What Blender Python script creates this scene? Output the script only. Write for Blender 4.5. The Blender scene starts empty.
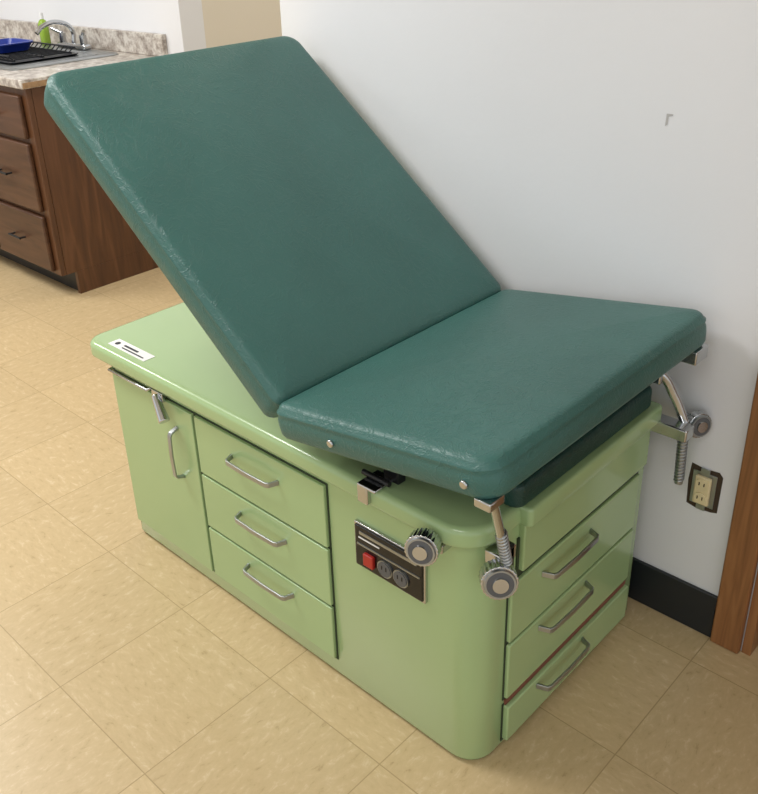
import bpy, bmesh
from math import *
from mathutils import Vector, Matrix
S=bpy.context.scene
try:
    S.view_settings.view_transform='Standard'; S.view_settings.look='None'
except Exception as e: pass

# ---------------------------------------------------------------- materials
def lin(h):
    h=h.lstrip('#'); o=[]
    for i in (0,2,4):
        c=int(h[i:i+2],16)/255; o.append(c/12.92 if c<=.04045 else ((c+.055)/1.055)**2.4)
    return (*o,1)
def mat(name,col,rough=.5,metal=0,var=.06,vscale=6,bump=0,bscale=200,coat=0,spec=.5):
    m=bpy.data.materials.new(name); m.use_nodes=True; n=m.node_tree.nodes; l=m.node_tree.links
    b=n['Principled BSDF']; b.inputs['Roughness'].default_value=rough; b.inputs['Metallic'].default_value=metal
    b.inputs['Specular IOR Level'].default_value=spec
    if coat: b.inputs['Coat Weight'].default_value=coat; b.inputs['Coat Roughness'].default_value=.10
    tc=n.new('ShaderNodeTexCoord'); no=n.new('ShaderNodeTexNoise'); no.inputs['Scale'].default_value=vscale; no.inputs['Detail'].default_value=4
    l.new(tc.outputs['Object'],no.inputs['Vector'])
    r=n.new('ShaderNodeValToRGB'); c=lin(col) if isinstance(col,str) else col
    r.color_ramp.elements[0].color=(*[x*(1-var) for x in c[:3]],1); r.color_ramp.elements[1].color=(*[min(1,x*(1+var)) for x in c[:3]],1)
    r.color_ramp.elements[0].position=.3; r.color_ramp.elements[1].position=.7
    l.new(no.outputs['Fac'],r.inputs['Fac']); l.new(r.outputs['Color'],b.inputs['Base Color'])
    if bump:
        n2=n.new('ShaderNodeTexNoise'); n2.inputs['Scale'].default_value=bscale; n2.inputs['Detail'].default_value=3
        l.new(tc.outputs['Object'],n2.inputs['Vector'])
        bp=n.new('ShaderNodeBump'); bp.inputs['Strength'].default_value=bump; bp.inputs['Distance'].default_value=.002
        l.new(n2.outputs['Fac'],bp.inputs['Height']); l.new(bp.outputs['Normal'],b.inputs['Normal'])
    return m
GREEN=mat('green_enamel','#9fba86',.24,0,.03,3,.02,40,.4)
GREEN_D=mat('green_gap','#2d3a24',.7,0)
def vinyl(name,col,rough=.40):
    m=mat(name,col,rough,0,.08,5)
    n=m.node_tree.nodes; l=m.node_tree.links; b=n['Principled BSDF']
    tc=n['Texture Coordinate']
    w=n.new('ShaderNodeTexNoise'); w.inputs['Scale'].default_value=18; w.inputs['Detail'].default_value=4; w.inputs['Distortion'].default_value=3
    v=n.new('ShaderNodeTexNoise'); v.inputs['Scale'].default_value=380; v.inputs['Detail'].default_value=2
    l.new(tc.outputs['Object'],w.inputs['Vector']); l.new(tc.outputs['Object'],v.inputs['Vector'])
    rp=n.new('ShaderNodeValToRGB'); cr=rp.color_ramp; cr.elements[0].position=.45; cr.elements[1].position=.53
    e=cr.elements.new(.49); e.color=(1,1,1,1); cr.elements[2].color=(0,0,0,1); cr.elements[0].color=(0,0,0,1)
    l.new(w.outputs['Fac'],rp.inputs['Fac'])
    b1=n.new('ShaderNodeBump'); b1.inputs['Strength'].default_value=.32; b1.inputs['Distance'].default_value=.002
    b2=n.new('ShaderNodeBump'); b2.inputs['Strength'].default_value=.32; b2.inputs['Distance'].default_value=.002
    l.new(v.outputs['Fac'],b1.inputs['Height']); l.new(rp.outputs['Color'],b2.inputs['Height'])
    l.new(b1.outputs['Normal'],b2.inputs['Normal']); l.new(b2.outputs['Normal'],b.inputs['Normal'])
    return m
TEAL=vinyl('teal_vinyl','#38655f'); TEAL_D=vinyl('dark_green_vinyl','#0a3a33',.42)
CHROME=mat('chrome','#c4c6c8',.18,1,.05); STEEL=mat('brushed_steel','#aaaeb0',.35,1,.08)
BLACK=mat('black_steel','#17181a',.45,0); BLACKG=mat('black_panel','#0c0c0e',.25)
RED=mat('red_switch','#a8231c',.35); WHITE=mat('white_label','#e8e8e6',.6); DARKG=mat('dark_ink','#33353a',.6)
GREY=mat('grey_socket','#55575a',.4); BROWN=mat('drawer_liner','#7b4a3c',.6)
IVORY=mat('ivory_plastic','#d8c9a0',.4)

# ---------------------------------------------------------------- mesh helpers
def finish(name,bm,m,parent=None,smooth=True,bevel=0,ang=40):
    me=bpy.data.meshes.new(name); bmesh.ops.recalc_face_normals(bm,faces=bm.faces); bm.to_mesh(me); bm.free()
    ob=bpy.data.objects.new(name,me); S.collection.objects.link(ob)
    if m: me.materials.append(m)
    if smooth:
        for p in me.polygons: p.use_smooth=True
        try: me.set_sharp_from_angle(angle=radians(ang))
        except Exception: pass
    if bevel:
        md=ob.modifiers.new('bevel','BEVEL'); md.width=bevel; md.segments=3; md.limit_method='ANGLE'; md.harden_normals=False
    if parent: ob.parent=parent
    return ob
def box(name,x0,x1,y0,y1,z0,z1,m,parent=None,bevel=0,M=None):
    bm=bmesh.new(); v=[bm.verts.new((x,y,z)) for x in(x0,x1) for y in(y0,y1) for z in(z0,z1)]
    for f in((0,1,3,2),(4,6,7,5),(0,4,5,1),(2,3,7,6),(0,2,6,4),(1,5,7,3)): bm.faces.new([v[i] for i in f])
    if M: bmesh.ops.transform(bm,matrix=M,verts=bm.verts)
    return finish(name,bm,m,parent,True,bevel,30)
def cyl(name,p0,p1,r,m,parent=None,seg=24,r2=None,bevel=0,knurl=0):
    p0=Vector(p0);p1=Vector(p1);d=p1-p0; bm=bmesh.new()
    q=d.to_track_quat('Z','Y'); rings=[]
    for t,rr in((0,r),(1,r2 if r2 else r)):
        ring=[]
        for i in range(seg):
            a=2*pi*i/seg; k=rr*(1-(knurl if i%2 else 0))
            ring.append(bm.verts.new(p0+d*t+q@Vector((k*cos(a),k*sin(a),0))))
        rings.append(ring)
    for i in range(seg):
        j=(i+1)%seg; bm.faces.new((rings[0][i],rings[0][j],rings[1][j],rings[1][i]))
    bm.faces.new(rings[0][::-1]); bm.faces.new(rings[1])
    return finish(name,bm,m,parent,True,bevel,25)
def tube(name,pts,r,m,parent=None,res=8,cyclic=False,kind='POLY'):
    cu=bpy.data.curves.new(name,'CURVE'); cu.dimensions='3D'; cu.bevel_depth=r; cu.bevel_resolution=4; cu.use_fill_caps=True
    if kind=='POLY':
        s=cu.splines.new('POLY'); s.points.add(len(pts)-1)
        for i,p in enumerate(pts): s.points[i].co=(*p,1)
    else:
        s=cu.splines.new('BEZIER'); s.bezier_points.add(len(pts)-1)
        for i,p in enumerate(pts):
            b=s.bezier_points[i]; b.co=p; b.handle_left_type=b.handle_right_type='AUTO'
        s.resolution_u=res
    s.use_cyclic_u=cyclic
    t=bpy.data.objects.new(name+'_tmp',cu); S.collection.objects.link(t)
    dg=bpy.context.evaluated_depsgraph_get(); me=bpy.data.meshes.new_from_object(t.evaluated_get(dg)); bpy.data.objects.remove(t)
    me.name=name; ob=bpy.data.objects.new(name,me); S.collection.objects.link(ob)
    me.materials.clear(); me.materials.append(m)
    for p in me.polygons: p.use_smooth=True
    if parent: ob.parent=parent
    return ob
def outline(x0,x1,y0,y1,R,ins,n=8,sub=6):
    x0+=ins;x1-=ins;y0+=ins;y1-=ins; P=[]
    cs=[(x0,y0,pi,R[0],1,1),(x1,y0,1.5*pi,R[1],-1,1),(x1,y1,0,R[2],-1,-1),(x0,y1,.5*pi,R[3],1,-1)]
    arcs=[]
    for cx,cy,a0,r,sx,sy in cs:
        r=max(r-ins,.0008); ox=cx+sx*r; oy=cy+sy*r
        arcs.append([(ox+r*cos(a0+.5*pi*i/n),oy+r*sin(a0+.5*pi*i/n)) for i in range(n+1)])
    for k in range(4):
        P+=arcs[k]; a=arcs[k][-1]; b=arcs[(k+1)%4][0]
        for i in range(1,sub): t=i/sub; P.append((a[0]+(b[0]-a[0])*t,a[1]+(b[1]-a[1])*t))
    return P
def slab(name,x0,x1,y0,y1,R,profile,m,parent=None,fn=None,dome=0,rings=0,ang=40,n=8,sub=6):
    if not isinstance(R,(list,tuple)): R=[R]*4
    bm=bmesh.new(); loops=[]
    f=fn or (lambda x,y,z:(x,y,z))
    cx=(x0+x1)/2; cy=(y0+y1)/2
    for ins,z in profile:
        loops.append([bm.verts.new(f(x,y,z)) for x,y in outline(x0,x1,y0,y1,R,ins,n,sub)])
    if rings:
        ins,z=profile[-1]; base=outline(x0,x1,y0,y1,R,ins,n,sub)
        for k in range(1,rings):
            t=k/rings; s=1-t
            L=[]
            for x,y in base:
                L.append(bm.verts.new(f(cx+(x-cx)*s,cy+(y-cy)*s,z+dome*(1-s*s))))
            loops.append(L)
    N=len(loops[0])
    for a,b in zip(loops,loops[1:]):
        for i in range(N):
            j=(i+1)%N; bm.faces.new((a[i],a[j],b[j],b[i]))
    bm.faces.new(loops[0][::-1]); bm.faces.new(loops[-1])
    return finish(name,bm,m,parent,True,0,ang)
def empty(name):
    e=bpy.data.objects.new(name,None); e.empty_display_size=.1; S.collection.objects.link(e); return e
def roundprof(z0,z1,rb,rt,n=6):
    P=[]
    for i in range(n+1):
        a=.5*pi*i/n; P.append((rb*(1-sin(a)),z0+rb*(1-cos(a))))
    for i in range(n+1):
        a=.5*pi*i/n; P.append((rt*(1-cos(a)),z1-rt*(1-sin(a))))
    return P

# ---------------------------------------------------------------- exam table
L,W,H=1.069,.560,.5
T=empty('exam_table')
slab('cabinet_body',0,L,0,W,[.02,.055,.02,.02],[(.012,0.0),(.004,.004),(0,.012),(0,H)],GREEN,T)
box('body_cover',.03,L-.03,.03,W-.03,H-.01,H+.005,BLACK,T)
slab('table_top',-.058,L+.008,-.028,W+.006,[.045,.07,.045,.045],roundprof(H+.002,H+.040,.008,.013),GREEN,T)
def front(name,x0,x1,z0,z1):
    box(name+'_gap',x0-.004,x1+.004,-.0015,.01,z0-.004,z1+.004,GREEN_D,T)
    box(name,x0,x1,-.008,.008,z0,z1,GREEN,T,.002)
front('side_door',.018,.322,.050,.470)
for i,(a,b) in enumerate(((.330,.470),(.188,.324),(.050,.182))): front('side_drawer_%d'%(i+1),.331,.722,a,b)
def pull(name,c,along,out,ln,so=.024):
    c=Vector(c);a=Vector(along);o=Vector(out)
    e0=c-a*ln/2
    up=a.cross(o)
    bm=bmesh.new(); w=.0055
    pts=[(0,0),(.008,so*.85),(.015,so),(ln/2,so+.002),(ln-.015,so),(ln-.008,so*.85),(ln,0)]
    ring=[]
    for i,(s,h) in enumerate(pts):
        t=.004
        hh=max(h-t,0) if 0<i<len(pts)-1 else 0
        s2=s+(.006 if i==0 else -.006 if i==len(pts)-1 else .003 if i<3 else -.003 if i>3 else 0)
        q=[e0+a*s+o*h+up*w,e0+a*s+o*h-up*w,e0+a*s2+o*hh-up*w,e0+a*s2+o*hh+up*w]
        ring.append([bm.verts.new(p) for p in q])
    for A,B in zip(ring,ring[1:]):
        for i in range(4):
            j=(i+1)%4; bm.faces.new((A[i],A[j],B[j],B[i]))
    bm.faces.new(ring[0]);bm.faces.new(ring[-1][::-1])
    return finish(name,bm,STEEL,T,True,.001,35)
for i,(x,z) in enumerate(((.522,.421),(.530,.283),(.538,.150))): pull('side_handle_%d'%(i+1),(x,-.008,z),(1,0,0),(0,-1,0),.148)
pull('door_handle',(.262,-.008,.352),(0,0,1),(0,-1,0),.132)
tube('towel_rail',[(.03,-.005,.486),(.03,-.020,.484),(.18,-.020,.484),(.18,-.005,.486)],.004,CHROME,T)
box('latch_plate',.195,.235,-.018,-.008,.470,.492,CHROME,T,.002)
cyl('latch_lever',(.215,-.022,.485),(.258,-.034,.440),.008,CHROME,T,r2=.013,bevel=.002)
def endp(name,y0,y1,z0,z1,px=.008):
    box(name+'_gap',L-.01,L+.0015,y0-.004,y1+.004,z0-.004,z1+.004,GREEN_D,T)
    box(name,L-.008,L+px,y0,y1,z0,z1,GREEN,T,.003)
endp('foot_drawer_1',.08,.515,.258,.385); endp('foot_drawer_2',.08,.515,.125,.251); endp('foot_drawer_3',.08,.515,.022,.106,.012)
box('drawer_liner',L-.01,L+.004,.082,.513,.107,.119,BROWN,T)
for i,z in enumerate((.354,.230,.090)): pull('foot_handle_%d'%(i+1),(L+(.012 if i==2 else .008),.252,z),(0,1,0),(1,0,0),.165)
slab('extension_shelf',.74,L+.028,.094,.540,[.004,.01,.012,.004],roundprof(H+.004,H+.0405,.004,.006,3),GREEN,T)
box('extension_apron',L-.01,L+.012,.104,.530,.402,H+.006,GREEN,T,.003)
box('extension_gap',L-.01,L+.003,.098,.535,.391,.47,GREEN_D,T)
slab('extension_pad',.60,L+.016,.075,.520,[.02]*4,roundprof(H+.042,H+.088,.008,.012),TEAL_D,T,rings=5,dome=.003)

def cushion(name,ln,y0,y1,th,hinge,ang,sgn,m,Rc=(.022,.04,.04,.022),dome=.010):
    dx=Vector((sgn*cos(ang),0,sin(ang))); nn=Vector((-sgn*sin(ang),0,cos(ang))) ; h=Vector((hinge[0],0,hinge[1]))
    def fn(x,y,z):
        p=h+dx*x+nn*z; return (p.x,y,p.z)
    prof=[(.012,-th)]+[(.004,-th+.002),(0,-th+.009),(-.002,-th*.6),(-.002,-th*.42),(.0,-.020),(-.0016,-.0165),(-.0016,-.0135),(.0012,-.0115),(.004,-.006),(.008,-.0022),(.016,0),(.03,.0015)]
    slab(name,0,ln,y0,y1,list(Rc),prof,m,T,fn,dome,10,60,10,14)
    slab(name+'_board',.02,ln-.02,y0+.02,y1-.02,.03,[(0,-th-.010),(0,-th+.003)],BLACK,T,fn)
    return fn
HX,HZ=.717,.668
bk=cushion('back_cushion',.795,-.080,.566,.070,(HX-.004,HZ+.002),radians(38.2),-1,TEAL)
lg=cushion('leg_cushion',.450,-.096,.568,.062,(HX-.014,HZ+.005),radians(9.0),1,TEAL,(.022,.04,.035,.022))
cyl('hinge_rod',(.70,-.02,.590),(.70,.52,.590),.009,STEEL,T)
for y in(.05,.48):
    box('hinge_block_%d'%(y*100),.67,.74,y,y+.02,H+.035,.596,BLACK,T,.003)
    tube('leg_rail_%d'%(y*100),[lg(.03,y+.01,-.076),lg(.34,y+.01,-.076)],.009,BLACK,T)
tube('back_strut',[(.50,.28,H+.045),bk(.30,.28,-.078)],.009,STEEL,T)
box('leg_rail_block',.855,.890,.01,.03,H+.038,.590,BLACK,T,.003)
box('lip_clamp',.838,.862,-.038,-.026,H+.010,H+.046,CHROME,T,.003)
box('lip_clamp_arm',.838,.880,-.038,.015,H+.041,H+.048,CHROME,T,.003)
tube('lip_clamp_bar',[(.83,-.012,H+.053),(.89,-.012,H+.053)],.005,BLACK,T)
for i,u in enumerate((.140,.405)):
    p=lg(u,-.099,-.038); cyl('side_stud_%d'%i,(p[0],-.103,p[2]),(p[0],-.097,p[2]),.0065,CHROME,T,bevel=.002)
p=lg(.435,-.02,-.056); box('corner_plate',p[0]-.02,p[0]+.008,-.094,-.06,p[2]-.020,p[2]-.006,CHROME,T,.002)
p=lg(.440,.52,-.056); box('far_corner_plate',p[0]-.03,p[0]+.010,.51,.558,p[2]-.034,p[2]-.008,CHROME,T,.002)
for y in(.08,.46): cyl('leg_post_%d'%(y*100),(.92,y,H+.04),(.92,y,.625),.009,STEEL,T)

# control panel
box('control_panel_frame',.796,.961,-.007,.004,.335,.432,CHROME,T,.002)
box('control_panel',.800,.957,-.010,.004,.339,.428,BLACKG,T,.002)
box('panel_label',.812,.945,-.0112,-.009,.412,.418,STEEL,T); box('panel_line',.81,.86,-.0112,-.009,.403,.4055,WHITE,T)
box('panel_band',.806,.952,-.0115,-.009,.388,.391,STEEL,T)
box('power_switch',.824,.848,-.017,-.009,.352,.378,RED,T,.002)
for i,x in enumerate((.873,.910)):
    cyl('socket_rim_%d'%i,(x,-.009,.366),(x,-.013,.366),.0175,STEEL,T); cyl('socket_%d'%i,(x,-.009,.366),(x,-.0145,.366),.0150,GREY,T)
    for s in(-.005,.005): box('slot_%d_%d'%(i,s>0),x+s-.001,x+s+.001,-.0152,-.014,.365,.373,BLACKG,T)
def knob(name,c,d,r,ln=.026):
    c=Vector(c);d=Vector(d).normalized()
    cyl(name,c-d*ln/2,c+d*ln/2,r,CHROME,T,48,None,.001,.05)
    cyl(name+'_face',c+d*ln/2,c+d*(ln/2+.004),r*.88,STEEL,T,40,r*.82)
    cyl(name+'_recess',c+d*(ln/2+.003),c+d*(ln/2+.0046),r*.72,GREY,T,40)
    cyl(name+'_cap',c+d*(ln/2+.002),c+d*(ln/2+.008),r*.5,CHROME,T,30,r*.42)
    cyl(name+'_shaft',c-d*(ln/2+.04),c-d*ln/2,r*.35,STEEL,T)
knob('top_knob',(.998,-.055,.507),(.45,-1,.15),.028)
box('top_knob_mount',.99,1.015,-.03,.0,.484,.502,CHROME,T,.003)
knob('stirrup_knob',(1.100,.005,.462),(.7,-.7,.15),.030)
box('stirrup_clamp',L-.005,L+.026,.015,.060,.470,.496,CHROME,T,.003)
box('stirrup_arm',L+.008,L+.026,.03,.055,.45,.500,BLACK,T,.003)
tube('stirrup_rod',[(1.122,-.055,.665),(1.113,-.03,.62),(1.105,.018,.49)],.0075,CHROME,T)
def spring(name,p0,p1,r,turns=14):
    p0=Vector(p0);p1=Vector(p1);d=p1-p0;q=d.to_track_quat('Z','Y');pts=[]
    for i in range(turns*10+1):
        a=2*pi*i/10; pts.append(p0+d*(i/(turns*10))+q@Vector((r*cos(a),r*sin(a),0)))
    return tube(name,pts,.0016,STEEL,T)
spring('stirrup_spring',(1.1095,-.008,.565),(1.105,.018,.49),.0085,10)
# far stirrup
box('far_clamp',L-.01,1.155,.518,.552,.486,.512,CHROME,T,.003)
knob('far_knob',(1.150,.576,.500),(.9,-.5,.1),.026,.016)
tube('far_rod',[(1.064,.495,.622),(1.088,.518,.614),(1.113,.54,.565),(1.134,.553,.51)],.0095,CHROME,T,kind='B')
spring('far_spring',(1.134,.556,.475),(1.137,.557,.375),.009,14)
cyl('far_spring_core',(1.134,.556,.50),(1.137,.557,.370),.008,STEEL,T)
cyl('far_pivot',(1.074,.480,.622),(1.074,.52,.622),.018,BLACK,T); box('far_pivot_plate',1.03,1.10,.50,.512,.598,.632,CHROME,T,.003)
cyl('far_pivot_post',(1.056,.53,H+.03),(1.058,.51,.61),.010,BLACK,T)
# asset label
box('asset_label',.014,.158,-.003,.028,H+.040,H+.0408,WHITE,T)
box('label_text_1',.055,.11,.012,.018,H+.0408,H+.0411,DARKG,T); box('label_text_2',.06,.145,.003,.007,H+.0408,H+.0411,DARKG,T)
cyl('label_logo',(.033,.012,H+.0408),(.033,.012,H+.0411),.007,DARKG,T)

# ---------------------------------------------------------------- room
WY=.604
def floormat():
    m=bpy.data.materials.new('vinyl_tile_floor'); m.use_nodes=True; n=m.node_tree.nodes; l=m.node_tree.links; b=n['Principled BSDF']
    g=n.new('ShaderNodeNewGeometry'); 
    mp=n.new('ShaderNodeMapping'); mp.inputs['Location'].default_value=(-.318/.305,.10/.305,0); mp.inputs['Scale'].default_value=(1/.305,1/.305,0)
    l.new(g.outputs['Position'],mp.inputs['Vector'])
    ck=n.new('ShaderNodeTexChecker'); ck.inputs['Scale'].default_value=1; ck.inputs[1].default_value=(0,0,0,1); ck.inputs[2].default_value=(1,1,1,1)
    ad=n.new('ShaderNodeVectorMath'); ad.inputs[1].default_value=(0,0,.5); l.new(mp.outputs[0],ad.inputs[0]); l.new(ad.outputs[0],ck.inputs['Vector'])
    def streak(sx,sy):
        q=n.new('ShaderNodeMapping'); q.inputs['Scale'].default_value=(sx,sy,1); l.new(g.outputs['Position'],q.inputs['Vector'])
        t=n.new('ShaderNodeTexNoise'); t.inputs['Scale'].default_value=1; t.inputs['Detail'].default_value=6; t.inputs['Roughness'].default_value=.72; t.inputs['Distortion'].default_value=.4
        l.new(q.outputs[0],t.inputs['Vector']); return t
    a=streak(30,64); c=streak(64,30)
    mx=n.new('ShaderNodeMix'); mx.data_type='FLOAT'; l.new(ck.outputs['Color'],mx.inputs[0]); l.new(a.outputs['Fac'],mx.inputs[2]); l.new(c.outputs['Fac'],mx.inputs[3])
    r=n.new('ShaderNodeValToRGB'); cr=r.color_ramp; cr.elements[0].position=.28; cr.elements[0].color=lin('#a89068'); cr.elements[1].position=.72; cr.elements[1].color=lin('#d8c5a3')
    e=cr.elements.new(.40); e.color=lin('#c1aa82'); e=cr.elements.new(.56); e.color=lin('#c7b088')
    l.new(mx.outputs[0],r.inputs['Fac'])
    fl=n.new('ShaderNodeVectorMath'); fl.operation='FLOOR'; l.new(mp.outputs[0],fl.inputs[0])
    wn=n.new('ShaderNodeTexWhiteNoise'); l.new(fl.outputs[0],wn.inputs['Vector'])
    mr=n.new('ShaderNodeMapRange'); mr.inputs['To Min'].default_value=.95; mr.inputs['To Max'].default_value=1.03; l.new(wn.outputs['Value'],mr.inputs['Value'])
    fr=n.new('ShaderNodeVectorMath'); fr.operation='FRACTION'; l.new(mp.outputs[0],fr.inputs[0])
    sp=n.new('ShaderNodeSeparateXYZ'); l.new(fr.outputs[0],sp.inputs[0])
    ms=[]
    for k in (0,1):
        s=n.new('ShaderNodeMath'); s.operation='SUBTRACT'; s.inputs[1].default_value=.5; l.new(sp.outputs[k],s.inputs[0])
        ab=n.new('ShaderNodeMath'); ab.operation='ABSOLUTE'; l.new(s.outputs[0],ab.inputs[0])
        gt=n.new('ShaderNodeMath'); gt.operation='GREATER_THAN'; gt.inputs[1].default_value=.4965; l.new(ab.outputs[0],gt.inputs[0]); ms.append(gt)
    mm=n.new('ShaderNodeMath'); mm.operation='MAXIMUM'; l.new(ms[0].outputs[0],mm.inputs[0]); l.new(ms[1].outputs[0],mm.inputs[1])
    ml=n.new('ShaderNodeVectorMath'); ml.operation='SCALE'; l.new(r.outputs['Color'],ml.inputs[0]); l.new(mr.outputs[0],ml.inputs['Scale'])
    m2=n.new('ShaderNodeMix'); m2.data_type='RGBA'; l.new(mm.outputs[0],m2.inputs[0]); l.new(ml.outputs[0],m2.inputs[6]); m2.inputs[7].default_value=lin('#a58f68')
    l.new(m2.outputs[2],b.inputs['Base Color']); b.inputs['Roughness'].default_value=.32
    bp=n.new('ShaderNodeBump'); bp.inputs['Strength'].default_value=.05; bp.inputs['Distance'].default_value=.002; l.new(mx.outputs[0],bp.inputs['Height']); l.new(bp.outputs[0],b.inputs['Normal'])
    return m
box('floor',-5,4,-4,4,-.05,0,floormat())
WALL=mat('painted_wall','#dfe0e3',.75,0,.015,2,.15,90); WALLC=mat('cream_wall','#dad2c2',.75,0,.02,2,.1,90)
DX0,DX1=1.30,2.12
Wl=empty('wall_back')
box('main',.003,DX0,WY,WY+.12,0,2.5,WALL,Wl); box('beyond_door',DX1,4,WY,WY+.12,0,2.5,WALL,Wl); box('over_door',DX0,DX1,WY,WY+.12,2.06,2.5,WALL,Wl)
box('wall_return',.003,.12,WY+.12,4,0,2.5,WALL)
box('wall_sink',-5,-1.44,1.335,1.45,0,2.5,WALL)
box('wall_hall',-1.56,-1.44,1.45,4,0,2.5,WALLC)
box('wall_hall_end',-1.44,.003,3.4,3.5,0,2.5,WALLC)
box('wall_left',-5.1,-5,-4,1.45,0,2.5,WALL)
box('ceiling',-5.1,4,-4,4,2.5,2.56,mat('ceiling_paint','#e8e8e4',.9))
box('baseboard_back',.003,1.235,WY-.008,WY,0,.108,mat('black_vinyl_base','#1d2226',.4),None,.002)
def woodmat(name,c1,c2,c3,sc):
    m=bpy.data.materials.new(name); m.use_nodes=True; n=m.node_tree.nodes; l=m.node_tree.links; b=n['Principled BSDF']
    tc=n.new('ShaderNodeTexCoord'); q=n.new('ShaderNodeMapping'); q.inputs['Scale'].default_value=sc; l.new(tc.outputs['Object'],q.inputs[0])
    t=n.new('ShaderNodeTexNoise'); t.inputs['Scale'].default_value=1; t.inputs['Detail'].default_value=6; t.inputs['Distortion'].default_value=1.2; l.new(q.outputs[0],t.inputs['Vector'])
    r=n.new('ShaderNodeValToRGB'); r.color_ramp.elements[0].position=.32; r.color_ramp.elements[0].color=lin(c1); r.color_ramp.elements[1].position=.7; r.color_ramp.elements[1].color=lin(c3); e=r.color_ramp.elements.new(.5); e.color=lin(c2)
    l.new(t.outputs['Fac'],r.inputs['Fac']); l.new(r.outputs['Color'],b.inputs['Base Color']); b.inputs['Roughness'].default_value=.4
    return m
WOOD=woodmat('oak_trim','#79502f','#8b5d37','#9a6a41',(60,60,3)); 
box('trim_1',1.237,1.296,WY-.018,WY,0,2.12,WOOD,None,.004)
box('trim_2',DX0-.002,DX0+.016,WY-.004,WY+.12,0,2.06,WOOD,None,.001)
box('door_1',DX0+.02,DX1-.004,WY+.07,WY+.11,0.008,2.05,WOOD)
# outlet
O=empty('wall_outlet'); OX,OZ=1.170,.346
bm=bmesh.new(); vs=[bm.verts.new((OX+a,WY-.0006,OZ+b)) for a,b in((-.030,-.046),(-.012,-.050),(.020,-.048),(.033,-.044),(.034,.040),(.026,.049),(-.005,.046),(-.030,.050),(-.033,.010))]; bm.faces.new(vs)
finish('opening',bm,mat('wall_cut_dark','#3d3022',.8),O)
box('metal_box',OX-.024,OX+.024,WY-.003,WY-.001,OZ-.038,OZ+.038,STEEL,O,.0005)
box('yoke',OX-.009,OX+.009,WY-.005,WY-.002,OZ-.048,OZ+.048,STEEL,O,.0005)
box('receptacle',OX-.016,OX+.016,WY-.012,WY-.003,OZ-.032,OZ+.032,IVORY,O,.003)
for k,z in enumerate((OZ-.016,OZ+.016)):
    cyl('face_%d'%k,(OX,WY-.011,z),(OX,WY-.0145,z),.0130,IVORY,O,bevel=.001)
    for s in(-.005,.005): box('slot_%d_%d'%(k,s>0),OX+s-.001,OX+s+.001,WY-.0152,WY-.014,z-.002,z+.005,BLACKG,O)
bm=bmesh.new(); vs=[bm.verts.new((1.010+a,WY-.0006,1.055+b)) for a,b in((-.005,-.012),(-.001,-.009),(.000,.005),(.007,.007),(.008,.010),(-.004,.010))]; bm.faces.new(vs)
finish('wall_scuff',bm,mat('scuff','#b4b2b1',.9))

# ---------------------------------------------------------------- sink cabinet
K=empty('sink_cabinet'); CX=-1.577; CF=.69
DW=woodmat('walnut_laminate','#4a2e1c','#583821','#66432b',(25,25,2.5)); DWF=woodmat('walnut_front','#402718','#4e3220','#5c3d2a',(3,25,25))
box('carcass',-3.6,CX-.021,CF+.023,1.33,.10,.86,DW,K)
box('end_panel',CX-.02,CX,CF+.023,1.33,.10,.86,DW,K); box('end_panel_foot',CX-.02,CX,CF+.07,1.33,0,.0995,DW,K); box('toe_board',-3.6,CX-.021,CF+.08,CF+.10,0,.0995,BLACK,K)
box('face_frame',-3.6,CX,CF,CF+.022,.10,.86,DW,K,.002)
for c,(xa,xb) in enumerate(((-2.07,-1.615),(-2.57,-2.10))):
    for i,(a,b) in enumerate(((.115,.35),(.37,.645),(.665,.83))):
        box('drawer_%d_%d'%(c,i),xa,xb,CF-.02,CF-.0005,a,b,DWF,K,.006)
        for s in(-.045,.045): cyl('knob_post_%d_%d_%d'%(c,i,s>0),((xa+xb)/2+s,CF-.02,(a+b)/2),((xa+xb)/2+s,CF-.045,(a+b)/2),.004,BLACK,K)
        cyl('drawer_pull_%d_%d'%(c,i),((xa+xb)/2-.05,CF-.045,(a+b)/2),((xa+xb)/2+.05,CF-.045,(a+b)/2),.005,BLACK,K)
def granite():
    m=bpy.data.materials.new('granite_laminate'); m.use_nodes=True; n=m.node_tree.nodes; l=m.node_tree.links; b=n['Principled BSDF']
    tc=n.new('ShaderNodeTexCoord'); t=n.new('ShaderNodeTexNoise'); t.inputs['Scale'].default_value=34; t.inputs['Detail'].default_value=6; t.inputs['Roughness'].default_value=.65; l.new(tc.outputs['Object'],t.inputs['Vector'])
    r=n.new('ShaderNodeValToRGB'); cr=r.color_ramp; cr.elements[0].position=.36; cr.elements[0].color=lin('#8a8078'); cr.elements[1].position=.60; cr.elements[1].color=lin('#cfcac2'); e=cr.elements.new(.48); e.color=lin('#b1a89f')
    l.new(t.outputs['Fac'],r.inputs['Fac']); l.new(r.outputs['Color'],b.inputs['Base Color']); b.inputs['Roughness'].default_value=.3
    return m
GR=granite(); EDGE=mat('worn_edge','#9a7c5c',.6,0,.3,40)
box('countertop',-3.6,CX+.025,CF-.025,1.333,.861,.895,GR,K,.004)
box('edge_band',CX+.024,CX+.028,CF-.02,1.33,.864,.884,EDGE,K)
box('backsplash',-3.6,CX+.025,1.31,1.334,.8955,.985,GR,K,.003)
slab('sink_rim',-2.52,-1.80,.76,1.27,.05,[(0,.8955),(0,.899),(.006,.902)],STEEL,K)
slab('sink_bowl',-2.49,-1.85,.80,1.20,.05,[(0,.9022),(.0,.9035)],STEEL,K)
NAVY=mat('navy_plastic','#14181f',.35)
D=empty('dish_rack')
for i in range(13):
    x=-2.40+i*.038; tube('wire_%d'%i,[(x,.82,.935),(x,.84,.918),(x,1.10,.918),(x,1.12,.935)],.0025,NAVY,D)
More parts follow.
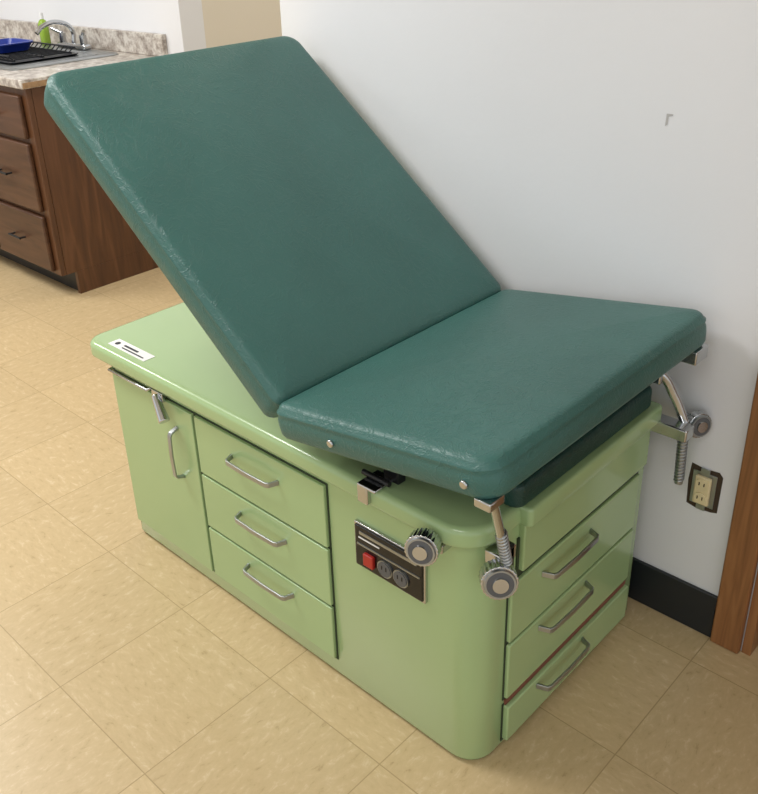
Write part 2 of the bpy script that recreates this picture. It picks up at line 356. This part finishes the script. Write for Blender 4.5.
for y,z in((.82,.935),(1.12,.935),(.84,.916),(1.10,.916),(.97,.916)): tube('rail_%d'%(y*100),[(-2.42,y,z),(-1.93,y,z)],.0035,NAVY,D)
slab('drip_tray',-2.44,-1.90,.81,1.13,.03,[(.01,.905),(0,.912)],NAVY,D)
B=empty('blue_dish_tub'); BL=mat('blue_plastic','#1c3590',.35)
slab('tub',-2.36,-2.14,.87,1.05,.04,[(.02,.9225),(0,.950),(-.008,.955),(-.008,.959),(.006,.959),(.022,.93)],BL,B)
F=empty('faucet')
box('base',-2.27,-2.03,1.222,1.262,.9028,.925,CHROME,F,.008)
tube('spout',[(-2.15,1.242,.92),(-2.15,1.242,.985),(-2.15,1.19,1.02),(-2.15,1.10,1.01),(-2.15,1.07,.985)],.010,CHROME,F,kind='B')
for x in(-2.24,-2.06):
    cyl('valve_%d'%(-x*100),(x,1.240,.92),(x,1.240,.965),.016,CHROME,F); tube('lever_%d'%(-x*100),[(x,1.240,.965),(x+(.05 if x>-2.1 else -.05),1.22,.985)],.008,CHROME,F)
SB=empty('soap_bottle')
slab('bottle',-2.43,-2.385,1.222,1.262,.015,[(.004,.9028),(0,.908),(0,.995),(.008,1.012),(.018,1.02)],mat('green_soap','#8fae3c',.25),SB)
cyl('cap',(-2.4075,1.242,1.018),(-2.4075,1.242,1.045),.009,WHITE,SB)

# ---------------------------------------------------------------- lights
def area(name,loc,size,power,target=None,col=(1,1,1),sy=None):
    d=bpy.data.lights.new(name,'AREA'); d.energy=power; d.size=size; d.color=col
    if sy: d.shape='RECTANGLE'; d.size_y=sy
    o=bpy.data.objects.new(name,d); S.collection.objects.link(o); o.location=loc
    t=Vector(target)-Vector(loc) if target else Vector((0,0,-1)); o.rotation_euler=t.to_track_quat('-Z','Y').to_euler(); return o
area('ceiling_light_a',(-.7,-.7,2.46),1.2,46,None,(1,.995,.99),.6)
area('ceiling_light_b',(1.6,-1.8,2.46),1.2,16,None,(1,.995,.99),.6)
area('ceiling_light_c',(-2.6,-.3,2.46),1.2,44,None,(1,.995,.98),.6)
area('ceiling_light_d',(-.7,2.3,2.46),.6,13,None,(1,.96,.88),.6)
w=bpy.data.worlds.new('World'); S.world=w; w.use_nodes=True; w.node_tree.nodes['Background'].inputs[0].default_value=(.97,.985,1,1); w.node_tree.nodes['Background'].inputs[1].default_value=.95

# ---------------------------------------------------------------- camera
c=(1.7224,-.9106,1.4046); yaw,pit,rol,f=.7913,.4515,-.0461,891.56
d=Vector((-sin(yaw)*cos(pit),cos(yaw)*cos(pit),-sin(pit))); r=Vector((cos(yaw),sin(yaw),0)); u=r.cross(d)
r2=r*cos(rol)+u*sin(rol); u2=-r*sin(rol)+u*cos(rol)
cam=bpy.data.cameras.new('camera'); co=bpy.data.objects.new('camera',cam); S.collection.objects.link(co); S.camera=co
cam.sensor_fit='HORIZONTAL'; cam.sensor_width=36; cam.lens=f*36/758; cam.clip_start=.02; cam.shift_x=28.6/758; cam.shift_y=-51.37/758
M=Matrix((( r2.x,u2.x,-d.x,c[0]),(r2.y,u2.y,-d.y,c[1]),(r2.z,u2.z,-d.z,c[2]),(0,0,0,1))); co.matrix_world=M
